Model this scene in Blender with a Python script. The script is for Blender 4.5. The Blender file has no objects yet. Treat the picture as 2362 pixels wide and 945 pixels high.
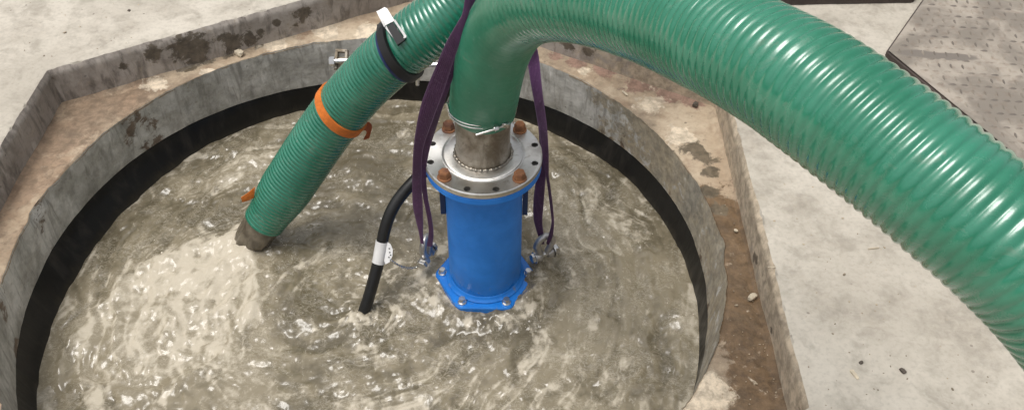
import bpy, bmesh, math, random
import numpy as np
from mathutils import Vector, Matrix
random.seed(7); RNG = np.random.default_rng(11)
PI = math.pi
scene = bpy.context.scene
COL = scene.collection

# ------------------------------------------------------------------ camera frame (photo pixels, 2362 x 945) -> metres
F, CX, CY = 2112.6, 1181.0, 472.5
TH, ROLL, ZC = math.radians(44.655), math.radians(0.67), 1.865
_fw = np.array([0, math.cos(TH), -math.sin(TH)]); _up = np.array([0, math.sin(TH), math.cos(TH)]); _rt = np.array([1., 0, 0])
_r = math.cos(ROLL)*_rt + math.sin(ROLL)*_up
_u = -math.sin(ROLL)*_rt + math.cos(ROLL)*_up
EYE = np.array([0, 0, ZC])
def ray(px, py): return _fw + (px-CX)/F*_r - (py-CY)/F*_u
def at_d(px, py, d): return EYE + ray(px, py)*d
def at_z(px, py, z):
    r = ray(px, py); return EYE + r*((z-ZC)/r[2])
def at_y(px, py, y):
    r = ray(px, py); return EYE + r*(y/r[1])

Z_LEDGE, Z_LIP, Z_WATER, Z_BASE, Z_FLANGE = -0.138, -0.327, -0.428, -0.398, 0.124
PC = np.array([-0.438, 1.876])                 # middle of the pit
PX, PY = -0.0843, 1.9708                        # pump axis

# ------------------------------------------------------------------ noise
def _hash(ix, iy, iz, seed):
    h = (ix*374761393 + iy*668265263 + iz*2147483647 + seed*974634777) & 0xffffffff
    h = ((h ^ (h >> 13))*1274126177) & 0xffffffff
    return ((h ^ (h >> 16)) & 0xffff)/65535.0
def vnoise(x, y, z=0.0, seed=0):
    x = np.asarray(x, float); y = np.asarray(y, float); z = np.zeros_like(x)+z
    ix = np.floor(x).astype(np.int64); iy = np.floor(y).astype(np.int64); iz = np.floor(z).astype(np.int64)
    fx, fy, fz = x-ix, y-iy, z-iz
    fx, fy, fz = [f*f*f*(f*(f*6-15)+10) for f in (fx, fy, fz)]
    out = 0
    for a in (0, 1):
        for b in (0, 1):
            for c in (0, 1):
                out = out + _hash(ix+a, iy+b, iz+c, seed)*(fx if a else 1-fx)*(fy if b else 1-fy)*(fz if c else 1-fz)
    return out*2-1
def fbm(x, y, z=0.0, oct=4, seed=0, gain=.5):
    a, s, n = 1., 0., 0.
    for o in range(oct):
        s = s + a*vnoise(x*2.03**o+o*17.3, y*2.03**o-o*9.1, np.asarray(z)*2.03**o, seed+o); n += a; a *= gain
    return s/n
def smooth(e0, e1, x):
    t = np.clip((x-e0)/(e1-e0), 0, 1); return t*t*(3-2*t)

# ------------------------------------------------------------------ geometry pieces: each returns (verts Nx3, faces)
def join(*gs):
    V, Fs, n = [], [], 0
    for v, f in gs:
        V.append(np.asarray(v, float)); Fs += [tuple(i+n for i in q) for q in f]; n += len(v)
    return np.concatenate(V), Fs
def spline(pts, step):
    """Catmull-Rom through rows of pts, resampled at equal arc length of the first three columns."""
    P = np.asarray(pts, float); P = np.vstack([2*P[0]-P[1], P, 2*P[-1]-P[-2]]); out = []
    for i in range(1, len(P)-2):
        p0, p1, p2, p3 = P[i-1:i+3]
        for t in np.linspace(0, 1, 40, endpoint=False):
            out.append(.5*(2*p1+(p2-p0)*t+(2*p0-5*p1+4*p2-p3)*t*t+(3*p1-p0-3*p2+p3)*t**3))
    out.append(P[-2]); out = np.array(out)
    L = np.concatenate([[0], np.cumsum(np.linalg.norm(np.diff(out[:, :3], axis=0), axis=1))])
    n = max(2, int(L[-1]/step)+1); s = np.linspace(0, L[-1], n)
    return np.stack([np.interp(s, L, out[:, k]) for k in range(out.shape[1])], 1), s
def relax(P, n):
    P = P.copy()
    for _ in range(n): P[1:-1] = .25*P[:-2]+.5*P[1:-1]+.25*P[2:]
    return P
def frames(P):
    T = np.gradient(P, axis=0); T /= np.linalg.norm(T, axis=1)[:, None]
    n = np.cross(T[0], [0.3, 1, 0.2]); n /= np.linalg.norm(n); N = [n]
    for i in range(1, len(P)):
        n = N[-1]-T[i]*(N[-1]@T[i]); N.append(n/np.linalg.norm(n))
    N = np.array(N); return T, N, np.cross(T, N)
def grid_faces(nr, nc, wrap=True):
    f = []
    for i in range(nr-1):
        for j in range(nc if wrap else nc-1):
            k = (j+1) % nc
            f.append((i*nc+j, i*nc+k, (i+1)*nc+k, (i+1)*nc+j))
    return f
def tube(P, R, n=24, caps=True, fr=None):
    """R: number, array (len P) or array (len P, n)."""
    P = np.asarray(P, float); T, N, B = fr or frames(P)
    a = np.arange(n)*2*PI/n
    R = np.asarray(R, float)
    if R.ndim == 0: R = np.full(len(P), float(R))
    if R.ndim == 1: R = np.repeat(R[:, None], n, 1)
    V = P[:, None, :] + R[..., None]*(np.cos(a)[None, :, None]*N[:, None, :]+np.sin(a)[None, :, None]*B[:, None, :])
    f = grid_faces(len(P), n)
    if caps: f += [tuple(range(n))[::-1], tuple((len(P)-1)*n+j for j in range(n))]
    return V.reshape(-1, 3), f
def lathe(prof, n=64, c=(0, 0, 0), axis=None):
    """prof: (r, z) rows, bottom to top along axis (default z)."""
    prof = np.asarray(prof, float); a = np.arange(n)*2*PI/n
    V = np.stack([prof[:, :1]*np.cos(a)[None], prof[:, :1]*np.sin(a)[None], np.repeat(prof[:, 1:2], n, 1)], -1).reshape(-1, 3)
    f = grid_faces(len(prof), n)
    if prof[0, 0] > 1e-6 and prof.shape[0] > 1 and abs(prof[0, 0]-prof[-1, 0])+abs(prof[0, 1]-prof[-1, 1]) > 1e-9:
        f += [tuple(range(n))[::-1], tuple((len(prof)-1)*n+j for j in range(n))]
    return xf(V, c, axis), f
def xf(V, c=(0, 0, 0), axis=None, xdir=None):
    V = np.asarray(V, float)
    if axis is not None:
        w = np.array(axis, float); w /= np.linalg.norm(w)
        u = np.array(xdir if xdir is not None else ([1, 0, 0] if abs(w[0]) < .9 else [0, 1, 0]), float)
        u -= w*(u@w); u /= np.linalg.norm(u); v = np.cross(w, u)
        V = V[:, :1]*u+V[:, 1:2]*v+V[:, 2:3]*w
    return V+np.asarray(c, float)
def box(c, s, axis=None, xdir=None, b=.0):
    sx, sy, sz = np.array(s, float)/2
    b = b or min(sx, sy, sz)*.18
    prof = [(sx-b, sy-b, -sz), (sx, sy, -sz+b), (sx, sy, sz-b), (sx-b, sy-b, sz)]
    V = []
    for x, y, z in prof:
        q = min(b, x*.5, y*.5)
        V += [(x, -y+q, z), (x, y-q, z), (x-q, y, z), (-x+q, y, z), (-x, y-q, z), (-x, -y+q, z), (-x+q, -y, z), (x-q, -y, z)]
    f = grid_faces(4, 8)+[tuple(range(8))[::-1], tuple(24+j for j in range(8))]
    return xf(np.array(V), c, axis, xdir), f
def slab(px, d, t):
    """A plate whose outline is given at depth d, with thickness t going back from the eye."""
    n = len(px); A = np.array([at_d(x, y, d if np.isscalar(d) else d[i]) for i, (x, y) in enumerate(px)])
    B = A+_fw*t
    f = [tuple(range(n))[::-1], tuple(n+i for i in range(n))]+[(i, (i+1) % n, n+(i+1) % n, n+i) for i in range(n)]
    return np.vstack([A, B]), f
def ribbon(L, R, t=.004):
    L = np.asarray(L); R = np.asarray(R); n = len(L)
    nr = np.cross(np.gradient(L+R, axis=0), R-L); nr /= np.linalg.norm(nr, axis=1)[:, None]+1e-12
    c = (L+R)/2
    rows = []
    for k, w in ((L, 1), (c+(0), 1), (R, 1)): rows.append(k)
    V = np.stack([L+nr*t*.2, L*.8+R*.2+nr*t*.5, c+nr*t*.35, R*.8+L*.2+nr*t*.5, R+nr*t*.2, R-nr*t*.2, R*.8+L*.2-nr*t*.5, c-nr*t*.5, L*.8+R*.2-nr*t*.5, L-nr*t*.2], 1)
    m = V.shape[1]
    return V.reshape(-1, 3), grid_faces(n, m)+[tuple(range(m))[::-1], tuple((n-1)*m+j for j in range(m))]
def hexbolt(c, r, h, axis=(0, 0, 1), washer=True, rot=0.):
    a = np.arange(6)*PI/3+rot; V = []
    for rr, z in ((r, 0), (r, h*.8), (r*.86, h)): V += [(rr*math.cos(t), rr*math.sin(t), z) for t in a]
    f = grid_faces(3, 6)+[tuple(range(6))[::-1], tuple(12+j for j in range(6))]
    g = (xf(np.array(V), np.array(c)+np.array(axis, float)*(h*.22 if washer else 0), axis), f)
    if washer: g = join(g, lathe([(r*1.22, 0), (r*1.22, h*.18), (r*1.14, h*.24)], 24, c, axis))
    return g
def blob(c, s, seed, rough=.35):
    """small angular lump"""
    bm = bmesh.new(); bmesh.ops.create_icosphere(bm, subdivisions=2, radius=1)
    V = np.array([v.co[:] for v in bm.verts]); f = [tuple(v.index for v in q.verts) for q in bm.faces]; bm.free()
    V *= (1+rough*vnoise(V[:, 0]*1.7+seed*3, V[:, 1]*1.7, V[:, 2]*1.7, int(seed*10)))[:, None]
    V = np.clip(V, -.8, .8)
    a = seed*1.7; M = np.array([[math.cos(a), -math.sin(a), 0], [math.sin(a), math.cos(a), 0], [0, 0, 1]])
    return (V*np.array(s))@M.T+np.array(c), f

# ------------------------------------------------------------------ objects
def obj(name, g, m, parent=None, sharp=35, flat=False, label=None, cat=None, group=None, kind=None, attrs=None, zbase=None, across=False):
    V, f = g; V = np.asarray(V, float)
    o_at = np.array(parent['base']) if parent is not None else (np.zeros(3) if kind else np.array([V[:, 0].mean(), V[:, 1].mean(), V[:, 2].min()]))
    if zbase is not None: o_at = np.array([0, 0, zbase])
    me = bpy.data.meshes.new(name); me.from_pydata((V-o_at).tolist(), [], f); me.update()
    bm = bmesh.new(); bm.from_mesh(me); bmesh.ops.recalc_face_normals(bm, faces=bm.faces[:])
    if kind == 'structure' and name != 'x':
        pass
    bm.to_mesh(me); bm.free()
    if not flat:
        me.shade_smooth(); me.set_sharp_from_angle(angle=math.radians(sharp))
    if across: attrs = {'across': np.tile([0, .2, .5, .8, 1, 1, .8, .5, .2, 0], len(V)//10)}
    if attrs:
        for k, a in attrs.items():
            at = me.attributes.new(k, 'FLOAT', 'POINT'); at.data.foreach_set('value', np.asarray(a, np.float32))
    o = bpy.data.objects.new(name, me); COL.objects.link(o); me.materials.append(m)
    o.location = o_at if parent is None else (0, 0, 0)
    o['base'] = o_at.tolist()
    if parent is not None: o.parent = parent
    for k, v in (('label', label), ('category', cat), ('group', group), ('kind', kind)):
        if v: o[k] = v
    return o
def thing(name, at, label, cat, group=None):
    o = bpy.data.objects.new(name, None); o.empty_display_size = .05; COL.objects.link(o); o.location = at; o['base'] = [float(a) for a in at]
    o['label'] = label; o['category'] = cat
    if group: o['group'] = group
    return o

# ------------------------------------------------------------------ materials
class NT:
    def __init__(s, name):
        s.m = bpy.data.materials.new(name); s.m.use_nodes = True; s.t = s.m.node_tree; s.b = s.t.nodes['Principled BSDF']
        s.tc = s.t.nodes.new('ShaderNodeTexCoord')
    def n(s, typ, **kw):
        q = s.t.nodes.new('ShaderNode'+typ)
        for k, v in kw.items():
            if hasattr(q, k) and k not in ('color',): setattr(q, k, v)
            else: s.set(q, k, v)
        return q
    def set(s, q, k, v):
        i = q.inputs[k.replace('_', ' ')] if isinstance(k, str) else q.inputs[k]
        if isinstance(v, bpy.types.NodeSocket): s.t.links.new(v, i)
        else: i.default_value = (*v, 1) if isinstance(v, tuple) and len(v) == 3 and i.type == 'RGBA' else v
    def coord(s, scale=(1, 1, 1)):
        mp = s.n('Mapping'); s.t.links.new(s.tc.outputs['Object'], mp.inputs[0]); mp.inputs['Scale'].default_value = scale; return mp.outputs[0]
    def noise(s, scale, detail=6, rough=.55, dist=0, stretch=(1, 1, 1)):
        q = s.n('TexNoise'); s.set(q, 'Scale', scale); s.set(q, 'Detail', detail); s.set(q, 'Roughness', rough); s.set(q, 'Distortion', dist)
        s.t.links.new(s.coord(stretch), q.inputs['Vector']); return q.outputs[0]
    def voro(s, scale, stretch=(1, 1, 1)):
        q = s.n('TexVoronoi'); s.set(q, 'Scale', scale); s.t.links.new(s.coord(stretch), q.inputs['Vector']); return q.outputs['Distance']
    def ramp(s, x, a, b, lo=0., hi=1.):
        q = s.n('MapRange'); q.interpolation_type = 'SMOOTHSTEP'; q.clamp = True
        for i, v in enumerate((x, a, b, lo, hi)): s.set(q, i, v)
        return q.outputs[0]
    def math(s, op, a, b=0.):
        q = s.n('Math'); q.operation = op; s.set(q, 0, a); s.set(q, 1, b); return q.outputs[0]
    def mix(s, fac, a, b):
        q = s.n('Mix'); q.data_type = 'RGBA'; s.set(q, 0, fac); s.set(q, 6, a); s.set(q, 7, b); return q.outputs[2]
    def attr(s, name):
        q = s.n('Attribute'); q.attribute_name = name; return q.outputs['Fac']
    def bump(s, h, strength=.4, dist=.01, prev=None):
        q = s.n('Bump'); s.set(q, 'Strength', strength); s.set(q, 'Distance', dist); s.set(q, 'Height', h)
        if prev: s.set(q, 'Normal', prev)
        return q.outputs[0]
    def out(s, **kw):
        for k, v in kw.items(): s.set(s.b, k, v)
        return s.m
def simple(name, col, rough=.5, metal=0., var=.25, scale=30, dark=None, bump=.1, spec=.5, coat=0.):
    t = NT(name); n = t.noise(scale, 5); n2 = t.noise(scale*.2, 4)
    d = dark or tuple(c*(1-var) for c in col)
    f = t.math('ADD', t.math('MULTIPLY', n, .5), t.math('MULTIPLY', n2, .5))
    return t.out(Base_Color=t.mix(t.ramp(f, .35, .65), d, col), Roughness=t.ramp(n2, .3, .7, rough*.8, min(1, rough*1.25)), Metallic=metal,
                 Specular_IOR_Level=spec, Coat_Weight=coat, Normal=t.bump(n, bump, .003))

def concrete(name, c1, c2, c3, attrs=(), pits=.55, rough=.85, streak=None, bump=.5):
    """c1 light, c2 mid, c3 grime; attrs: (attribute, colour, roughness, gain) stains laid over in turn."""
    t = NT(name)
    big, mid, fine = t.noise(2.3, 5, .6, .3), t.noise(11, 6, .62, .4), t.noise(75, 5, .6)
    c = t.mix(t.ramp(t.math('ADD', t.math('MULTIPLY', big, .65), t.math('MULTIPLY', t.noise(6, 7, .68, .8), .35)), .38, .62), c2, c1)
    c = t.mix(t.math('MULTIPLY', t.ramp(mid, .47, .70), .72), c, c3)
    c = t.mix(t.math('MULTIPLY', t.ramp(fine, .45, .72), .28), c, tuple(x*.55 for x in c2))
    spots = t.math('MULTIPLY', t.ramp(t.math('ADD', t.voro(24), t.math('MULTIPLY', t.noise(60, 3), .10)), .17, .12), t.ramp(t.noise(5, 3), .50, .62))
    c = t.mix(t.math('MULTIPLY', spots, pits), c, (.07, .055, .045))
    r = rough
    if streak:
        sn = t.noise(28, 6, .65, .5, (1, 1, streak)); c = t.mix(t.math('MULTIPLY', t.ramp(sn, .48, .66), .65), c, tuple(x*.5 for x in c3))
        s2 = t.noise(17, 5, .6, .3, (1.1, .9, streak*1.3)); c = t.mix(t.math('MULTIPLY', t.ramp(s2, .56, .7), .4), c, tuple(min(1, x*1.45) for x in c1))
    for a, col, ro, gain, *wd in attrs:
        wd = wd[0] if wd else .12
        col = t.mix(t.ramp(t.noise(33, 7, .7, .3), .35, .66), tuple(x*.68 for x in col), tuple(x*1.32 for x in col))
        e = t.math('MULTIPLY', t.ramp(t.math('ADD', t.attr(a), t.math('MULTIPLY', t.math('SUBTRACT', t.noise(19, 9, .72, .4), .5), 2.6)), .50-wd, .50+wd), gain)
        c = t.mix(e, c, col)
        q = t.n('Mix'); q.data_type = 'FLOAT'; t.set(q, 0, e); t.set(q, 2, r); t.set(q, 3, ro); r = q.outputs[0]
    h = t.math('ADD', t.math('MULTIPLY', mid, .6), t.math('SUBTRACT', t.math('MULTIPLY', fine, .35), t.math('MULTIPLY', spots, .5)))
    return t.out(Base_Color=c, Roughness=r, Specular_IOR_Level=.35, Normal=t.bump(h, bump, .006))

M = {}
M['deck'] = concrete('deck_concrete', (.55, .505, .43), (.44, .40, .335), (.31, .28, .23), (('damp', (.30, .265, .215), .75, .55, .55),), bump=.45)
M['ledge'] = concrete('ledge_concrete', (.50, .41, .30), (.38, .29, .20), (.25, .17, .11),
                      (('rust', (.24, .16, .105), .8, .75, .3), ('grime', (.17, .125, .085), .65, .6, .4), ('pink', (.24, .15, .115), .8, .85), ('mud', (.135, .085, .045), .42, .92), ('wet', (.125, .10, .068), .3, .95), ('pale', (.60, .51, .39), .9, .8)), bump=.9)
M['step'] = concrete('step_concrete', (.43, .385, .345), (.33, .29, .255), (.20, .17, .145), (('tan', (.47, .385, .28), .85, .85, .4), ('peel', (.115, .092, .068), .7, .92)), streak=.25)
M['lip'] = concrete('lip_concrete', (.62, .60, .56), (.50, .485, .45), (.32, .30, .265), (('tan', (.34, .275, .18), .7, .8), ('damp', (.24, .23, .20), .55, .7, .6), ('rust', (.13, .085, .055), .7, .85)), streak=.16, pits=.5, rough=.6, bump=.8)
def liner():
    t = NT('black_liner'); n = t.noise(18, 6, .65, .3, (1, 1, .25)); sep = t.n('SeparateXYZ'); t.t.links.new(t.tc.outputs['Object'], sep.inputs[0])
    wet = t.ramp(t.math('ADD', sep.outputs[2], t.math('MULTIPLY', t.math('SUBTRACT', n, .5), .10)), .028, -.02)
    c = t.mix(t.ramp(n, .45, .75), (.007, .007, .007), (.030, .026, .022))
    c = t.mix(t.math('MULTIPLY', wet, .4), c, (.085, .071, .050))
    return t.out(Base_Color=c, Roughness=t.ramp(n, .35, .7, .3, .6), Specular_IOR_Level=.3, Normal=t.bump(n, .4, .005))
M['liner'] = liner()
def hose_mat(name, c, c2, rough):
    t = NT(name); n, n2, n3 = t.noise(7, 6, .65), t.noise(120, 4), t.noise(26, 7, .72, .6)
    col = t.mix(t.ramp(n, .35, .68), c, c2)
    dirt = t.math('MULTIPLY', t.ramp(n3, .54, .70), t.ramp(n, .42, .62, .08, .42))
    scuff = t.math('MULTIPLY', t.ramp(t.noise(60, 6, .75, .2, (1, 1, 1)), .60, .70), .30)
    col = t.mix(dirt, col, (.20, .21, .16)); col = t.mix(scuff, col, (.16, .36, .28))
    r = t.math('ADD', t.ramp(n3, .35, .65, rough*.75, rough*1.6), t.math('ADD', t.math('MULTIPLY', dirt, .5), t.math('MULTIPLY', t.math('SUBTRACT', 1., t.attr('gloss')), .22)))
    return t.out(Base_Color=col, Roughness=r, Specular_IOR_Level=.7, Coat_Weight=t.math('MULTIPLY', t.ramp(n, .35, .6, .25, .8), t.attr('gloss')), Coat_Roughness=.16,
                 Normal=t.bump(t.math('ADD', t.math('MULTIPLY', t.noise(48, 5, .62, .5), .9), t.math('MULTIPLY', n2, .3)), .15, .003))
M['hose'] = hose_mat('green_hose', (.013, .160, .088), (.021, .205, .120), .19)
M['hose_small'] = hose_mat('green_hose_small', (.011, .142, .086), (.019, .190, .116), .19)
M['hose_in'] = simple('hose_inside', (.02, .05, .03), .6)
def blue_mat():
    t = NT('blue_paint'); n, n2 = t.noise(9, 6, .65, .3), t.noise(70, 5, .65); sep = t.n('SeparateXYZ'); t.t.links.new(t.tc.outputs['Object'], sep.inputs[0])
    c = t.mix(t.ramp(n, .35, .68), (.012, .190, .66), (.026, .245, .78))
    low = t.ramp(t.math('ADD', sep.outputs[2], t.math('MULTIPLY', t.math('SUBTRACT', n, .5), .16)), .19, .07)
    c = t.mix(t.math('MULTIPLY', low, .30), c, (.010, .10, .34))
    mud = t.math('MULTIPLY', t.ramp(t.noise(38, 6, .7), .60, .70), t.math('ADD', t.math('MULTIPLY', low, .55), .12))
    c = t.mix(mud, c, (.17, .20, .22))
    chips = t.math('MULTIPLY', t.ramp(n2, .68, .72), t.ramp(n, .5, .6)); c = t.mix(t.math('MULTIPLY', chips, .6), c, (.03, .05, .12))
    return t.out(Base_Color=c, Roughness=t.math('SUBTRACT', .50, t.math('MULTIPLY', low, .25)), Specular_IOR_Level=.45, Normal=t.bump(n2, .15, .002))
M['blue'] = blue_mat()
M['blue_dark'] = simple('dark_blue_paint', (.008, .03, .10), .5)
M['black'] = simple('black_rubber', (.012, .012, .012), .42, 0, .3, 40)
M['blackband'] = simple('black_band', (.010, .010, .011), .5)
M['bluering'] = simple('blue_seal', (.010, .022, .10), .4)
M['white'] = simple('white_sleeve', (.72, .71, .70), .4, 0, .12)
M['zinc'] = simple('zinc_steel', (.74, .73, .71), .28, 1, .25, 60)
M['chrome'] = simple('shackle_steel', (.55, .535, .52), .42, .85, .3, 50)
M['lever'] = simple('lever_steel', (.78, .78, .77), .45, .6, .12)
M['rustbolt'] = simple('rusty_bolt', (.30, .135, .06), .8, .1, .5, 60, dark=(.12, .05, .03), bump=.5)
M['orange'] = simple('orange_webbing', (.72, .19, .025), .75, 0, .3, 90, bump=.4)
M['redorange'] = simple('wet_orange_webbing', (.42, .09, .02), .6, 0, .3, 90, bump=.4)
def webbing():
    t = NT('purple_webbing'); n, n2 = t.noise(160, 3), t.noise(9, 6, .66, .6, (1, 1, .35)); u = t.attr('across')
    c = t.mix(t.ramp(n2, .35, .7), (.044, .012, .050), (.125, .046, .140)); c = t.mix(t.math('MULTIPLY', t.ramp(n, .55, .75), .35), c, (.20, .13, .22))
    st = t.math('SINE', t.math('MULTIPLY', u, 50.)); edge = t.ramp(t.math('ABSOLUTE', t.math('SUBTRACT', u, .5)), .38, .46)
    c = t.mix(t.math('MULTIPLY', edge, .35), c, (.20, .12, .23)); c = t.mix(t.math('MULTIPLY', t.ramp(st, .2, .9), .25), c, (.02, .006, .026))
    return t.out(Base_Color=c, Roughness=.42, Specular_IOR_Level=.5, Normal=t.bump(t.math('ADD', n, st), .35, .002))
M['sling'] = webbing()
def flange_steel():
    t = NT('machined_steel'); g = t.n('Tangent'); g.direction_type = 'RADIAL'; g.axis = 'Z'
    n = t.noise(20, 5); s = t.noise(7, 4)
    c = t.mix(t.math('MULTIPLY', t.ramp(n, .45, .7), .5), (.78, .765, .735), (.42, .385, .33)); c = t.mix(t.math('MULTIPLY', t.ramp(t.noise(34, 7, .72, .5), .55, .68), .45), c, (.26, .20, .14))
    return t.out(Base_Color=c, Metallic=1., Roughness=t.ramp(s, .3, .7, .34, .5), Anisotropic=.75, Tangent=g.outputs[0])
M['flange'] = flange_steel()
def dirty_steel():
    t = NT('stained_steel'); n, n2 = t.noise(14, 6, .6, .6, (1, 1, .7)), t.noise(60, 5)
    c = t.mix(t.ramp(n, .38, .66), (.20, .165, .12), (.44, .40, .34)); c = t.mix(t.math('MULTIPLY', t.ramp(n2, .55, .75), .4), c, (.10, .075, .05))
    return t.out(Base_Color=c, Metallic=.75, Roughness=t.ramp(n2, .3, .7, .38, .6), Normal=t.bump(n2, .25, .003))
M['stub'] = dirty_steel()
M['weld'] = simple('weld_bead', (.42, .38, .32), .35, .9, .5, 90, bump=.6)
def plate_mat():
    t = NT('tread_steel'); n, n2 = t.noise(6, 6, .6, .5), t.noise(40, 5)
    c = t.mix(t.ramp(n, .4, .65), (.23, .20, .165), (.40, .35, .29)); c = t.mix(t.math('MULTIPLY', t.ramp(n2, .5, .7), .35), c, (.2, .14, .10))
    c = t.mix(t.ramp(t.math('ADD', t.attr('puddle'), t.math('MULTIPLY', t.math('SUBTRACT', t.noise(14, 5), .5), .5)), .4, .6), c, (.19, .165, .14))
    return t.out(Base_Color=c, Roughness=.55, Metallic=.15, Normal=t.bump(n2, .3, .003))
M['plate'] = plate_mat()
M['rustedge'] = simple('rusty_edge', (.075, .056, .048), .8, 0, .4, 30, bump=.4)
M['chip'] = simple('pale_chip', (.66, .57, .43), .85, 0, .3, 60)
M['dark_chip'] = simple('dark_chip', (.10, .08, .062), .85, 0, .3, 60)
M['grit'] = simple('grit', (.50, .41, .29), .9, 0, .7, 14)
def water_mat():
    t = NT('muddy_water')
    foam = t.attr('foam'); silt = t.attr('silt')
    n1, n2, n3 = t.noise(30, 6, .56, .5, (1, .7, 1)), t.noise(120, 3, .6, .3), t.noise(48, 4, .55, .6)
    s_ = t.math('ADD', silt, t.math('MULTIPLY', t.math('SUBTRACT', n1, .5), 1.15))
    c = t.mix(t.ramp(s_, .05, .95), (.112, .094, .060), (.248, .212, .146))
    f = t.ramp(t.math('ADD', foam, t.math('MULTIPLY', t.math('SUBTRACT', n1, .5), 1.3)), .28, .92)
    c = t.mix(f, c, (.50, .445, .35))
    n4, n5 = t.noise(85, 4, .62, .6, (1, .55, 1)), t.noise(62, 6, .7, 1.0, (.6, 1, 1))
    fleck = t.math('MULTIPLY', t.ramp(n4, .56, .68), t.ramp(n1, .44, .58))
    c = t.mix(t.math('MULTIPLY', fleck, .34), c, (.58, .53, .43))
    web = t.math('MULTIPLY', t.ramp(t.math('ABSOLUTE', t.math('SUBTRACT', n5, .5)), .035, .0), t.ramp(t.math('ADD', t.noise(7, 4), t.math('MULTIPLY', foam, .4)), .46, .66))
    c = t.mix(t.math('MULTIPLY', web, .36), c, (.60, .55, .45))
    h = t.math('ADD', t.math('MULTIPLY', n3, .8), t.math('MULTIPLY', n2, .25))
    # light scatters inside murky water, so its body shows little relief; the relief is in the wet skin
    geo = t.n('NewGeometry'); up = t.n('CombineXYZ'); up.inputs[2].default_value = 1
    vm = t.n('Mix'); vm.data_type = 'VECTOR'; t.set(vm, 0, t.ramp(f, 0, 1, .88, .6)); t.set(vm, 4, geo.outputs['Normal']); t.set(vm, 5, up.outputs[0])
    return t.out(Base_Color=c, Roughness=.6, Specular_IOR_Level=0., Normal=vm.outputs[1], Coat_Weight=t.ramp(f, .3, 1, 1, .5), Coat_IOR=1.5, Coat_Roughness=.10, Coat_Normal=t.bump(h, .3, .004))
M['water'] = water_mat()
def jet_mat():
    t = NT('discharge_water'); n = t.noise(34, 5, .6, .5, (1, 1, .35))
    return t.out(Base_Color=t.mix(t.ramp(n, .35, .7), (.085, .070, .050), (.20, .17, .125)), Roughness=.08, Normal=t.bump(n, .3, .005))
M['jet'] = jet_mat()
M['spray'] = simple('spray_water', (.75, .68, .56), .12, 0, .1)

# ------------------------------------------------------------------ pit, ledge, step, deck
FR = [1.0464, .0066, .0141, .0063, -.0002, .01, -.0021, -.0008, -.005]
FW = [1.0321, .0127, .0022, -.0073, -.0022, .0071, -.004, -.0082, .0054]
FB = [1.046, -.0028, .0074, .0049, -.0014, .0043, .0078, -.0045, .0005]
def four(c, th): return c[0]+sum(c[2*k-1]*np.cos(k*th)+c[2*k]*np.sin(k*th) for k in range(1, 5))
APO = {0: 1.140, 60: 1.128, 120: 1.108, 180: 1.13, 240: 1.13, 300: 1.135}
def hexr(th):
    r = np.full_like(th, 9.)
    for k, a in APO.items():
        c = np.cos(th-math.radians(k)); r = np.where(c > .3, np.minimum(r, a/np.maximum(c, .3)), r)
    return r
NTH = 1800
TT = np.arange(NTH)*2*PI/NTH
r_rim, r_lip, r_hex = four(FR, TT), four(FB, TT), hexr(TT)
def polar(rows):
    """rows: list of (radius array, z array) -> verts, faces"""
    V = np.concatenate([np.stack([PC[0]+r*np.cos(TT), PC[1]+r*np.sin(TT), z+0*TT], 1) for r, z in rows])
    return V, grid_faces(len(rows), NTH)
cx_, sx_ = np.cos(TT), np.sin(TT)
def ring_noise(scale, seed, z=0., oct=4): return fbm(cx_*scale, sx_*scale, z, oct, seed)
# spalled top edge of the lip: bites of a few millimetres to two centimetres
bite = .009*smooth(.12, .5, ring_noise(7, 3))+.0035*ring_noise(24, 4)+.0018*ring_noise(90, 9)
drop = .007*smooth(.1, .6, ring_noise(6, 5))+.002*ring_noise(40, 6)
# lip wall
rows = []
for k in range(26):
    u = k/25; z = Z_LIP+(Z_LEDGE-Z_LIP-.004)*u
    r = r_lip*(1-u)+r_rim*u + .0025*fbm(cx_*14, sx_*14, z*22, 4, 20)+bite*smooth(.72, 1, u)
    if k == 0: rows.append((r+.03, z-.004+0*TT)); rows.append((r+.004, z-.002+0*TT))
    rows.append((r, z-drop*smooth(.8, 1, u)))
g = polar(rows)
ang = np.degrees(np.arctan2(g[0][:, 1]-PC[1], g[0][:, 0]-PC[0]))
hz = (g[0][:, 2]-Z_LIP)/(Z_LEDGE-Z_LIP)
sm = lambda a, b, x: smooth(a, b, x)
tan = sm(58, 30, ang)*.75*sm(-120, -60, ang)+.25*sm(.6, 1.0, hz)
rust = np.clip(fbm(g[0][:, 0]*6, g[0][:, 1]*6, g[0][:, 2]*3, 4, 33)*1.6-.45+.25*sm(.25, 0, hz), 0, 1)
lip = obj('pit_wall', g, M['lip'], label='round grey concrete wall of the pit, streaked with damp', cat='pit wall', attrs={'tan': tan, 'rust': rust, 'damp': np.clip(.30+1.1*fbm(g[0][:, 0]*7, g[0][:, 1]*7, g[0][:, 2]*5, 4, 34)+.25*sm(.35, 0, hz), 0, 1)})
# black liner below the lip
r_w = four(FW, TT)
rows = [(r_lip+.028, np.full(NTH, Z_LIP-.002)), (r_lip+.001, np.full(NTH, Z_LIP-.003))]
for k in range(8): rows.append((r_lip+(r_w-r_lip-.004)*min(1, k/3)+.002*ring_noise(5, 41, k*.2), np.full(NTH, Z_LIP-.006-.034*k)))
obj('pit_liner', polar(rows), M['liner'], zbase=Z_WATER, label='black pipe lining the pit just above the muddy water', cat='liner')
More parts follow.
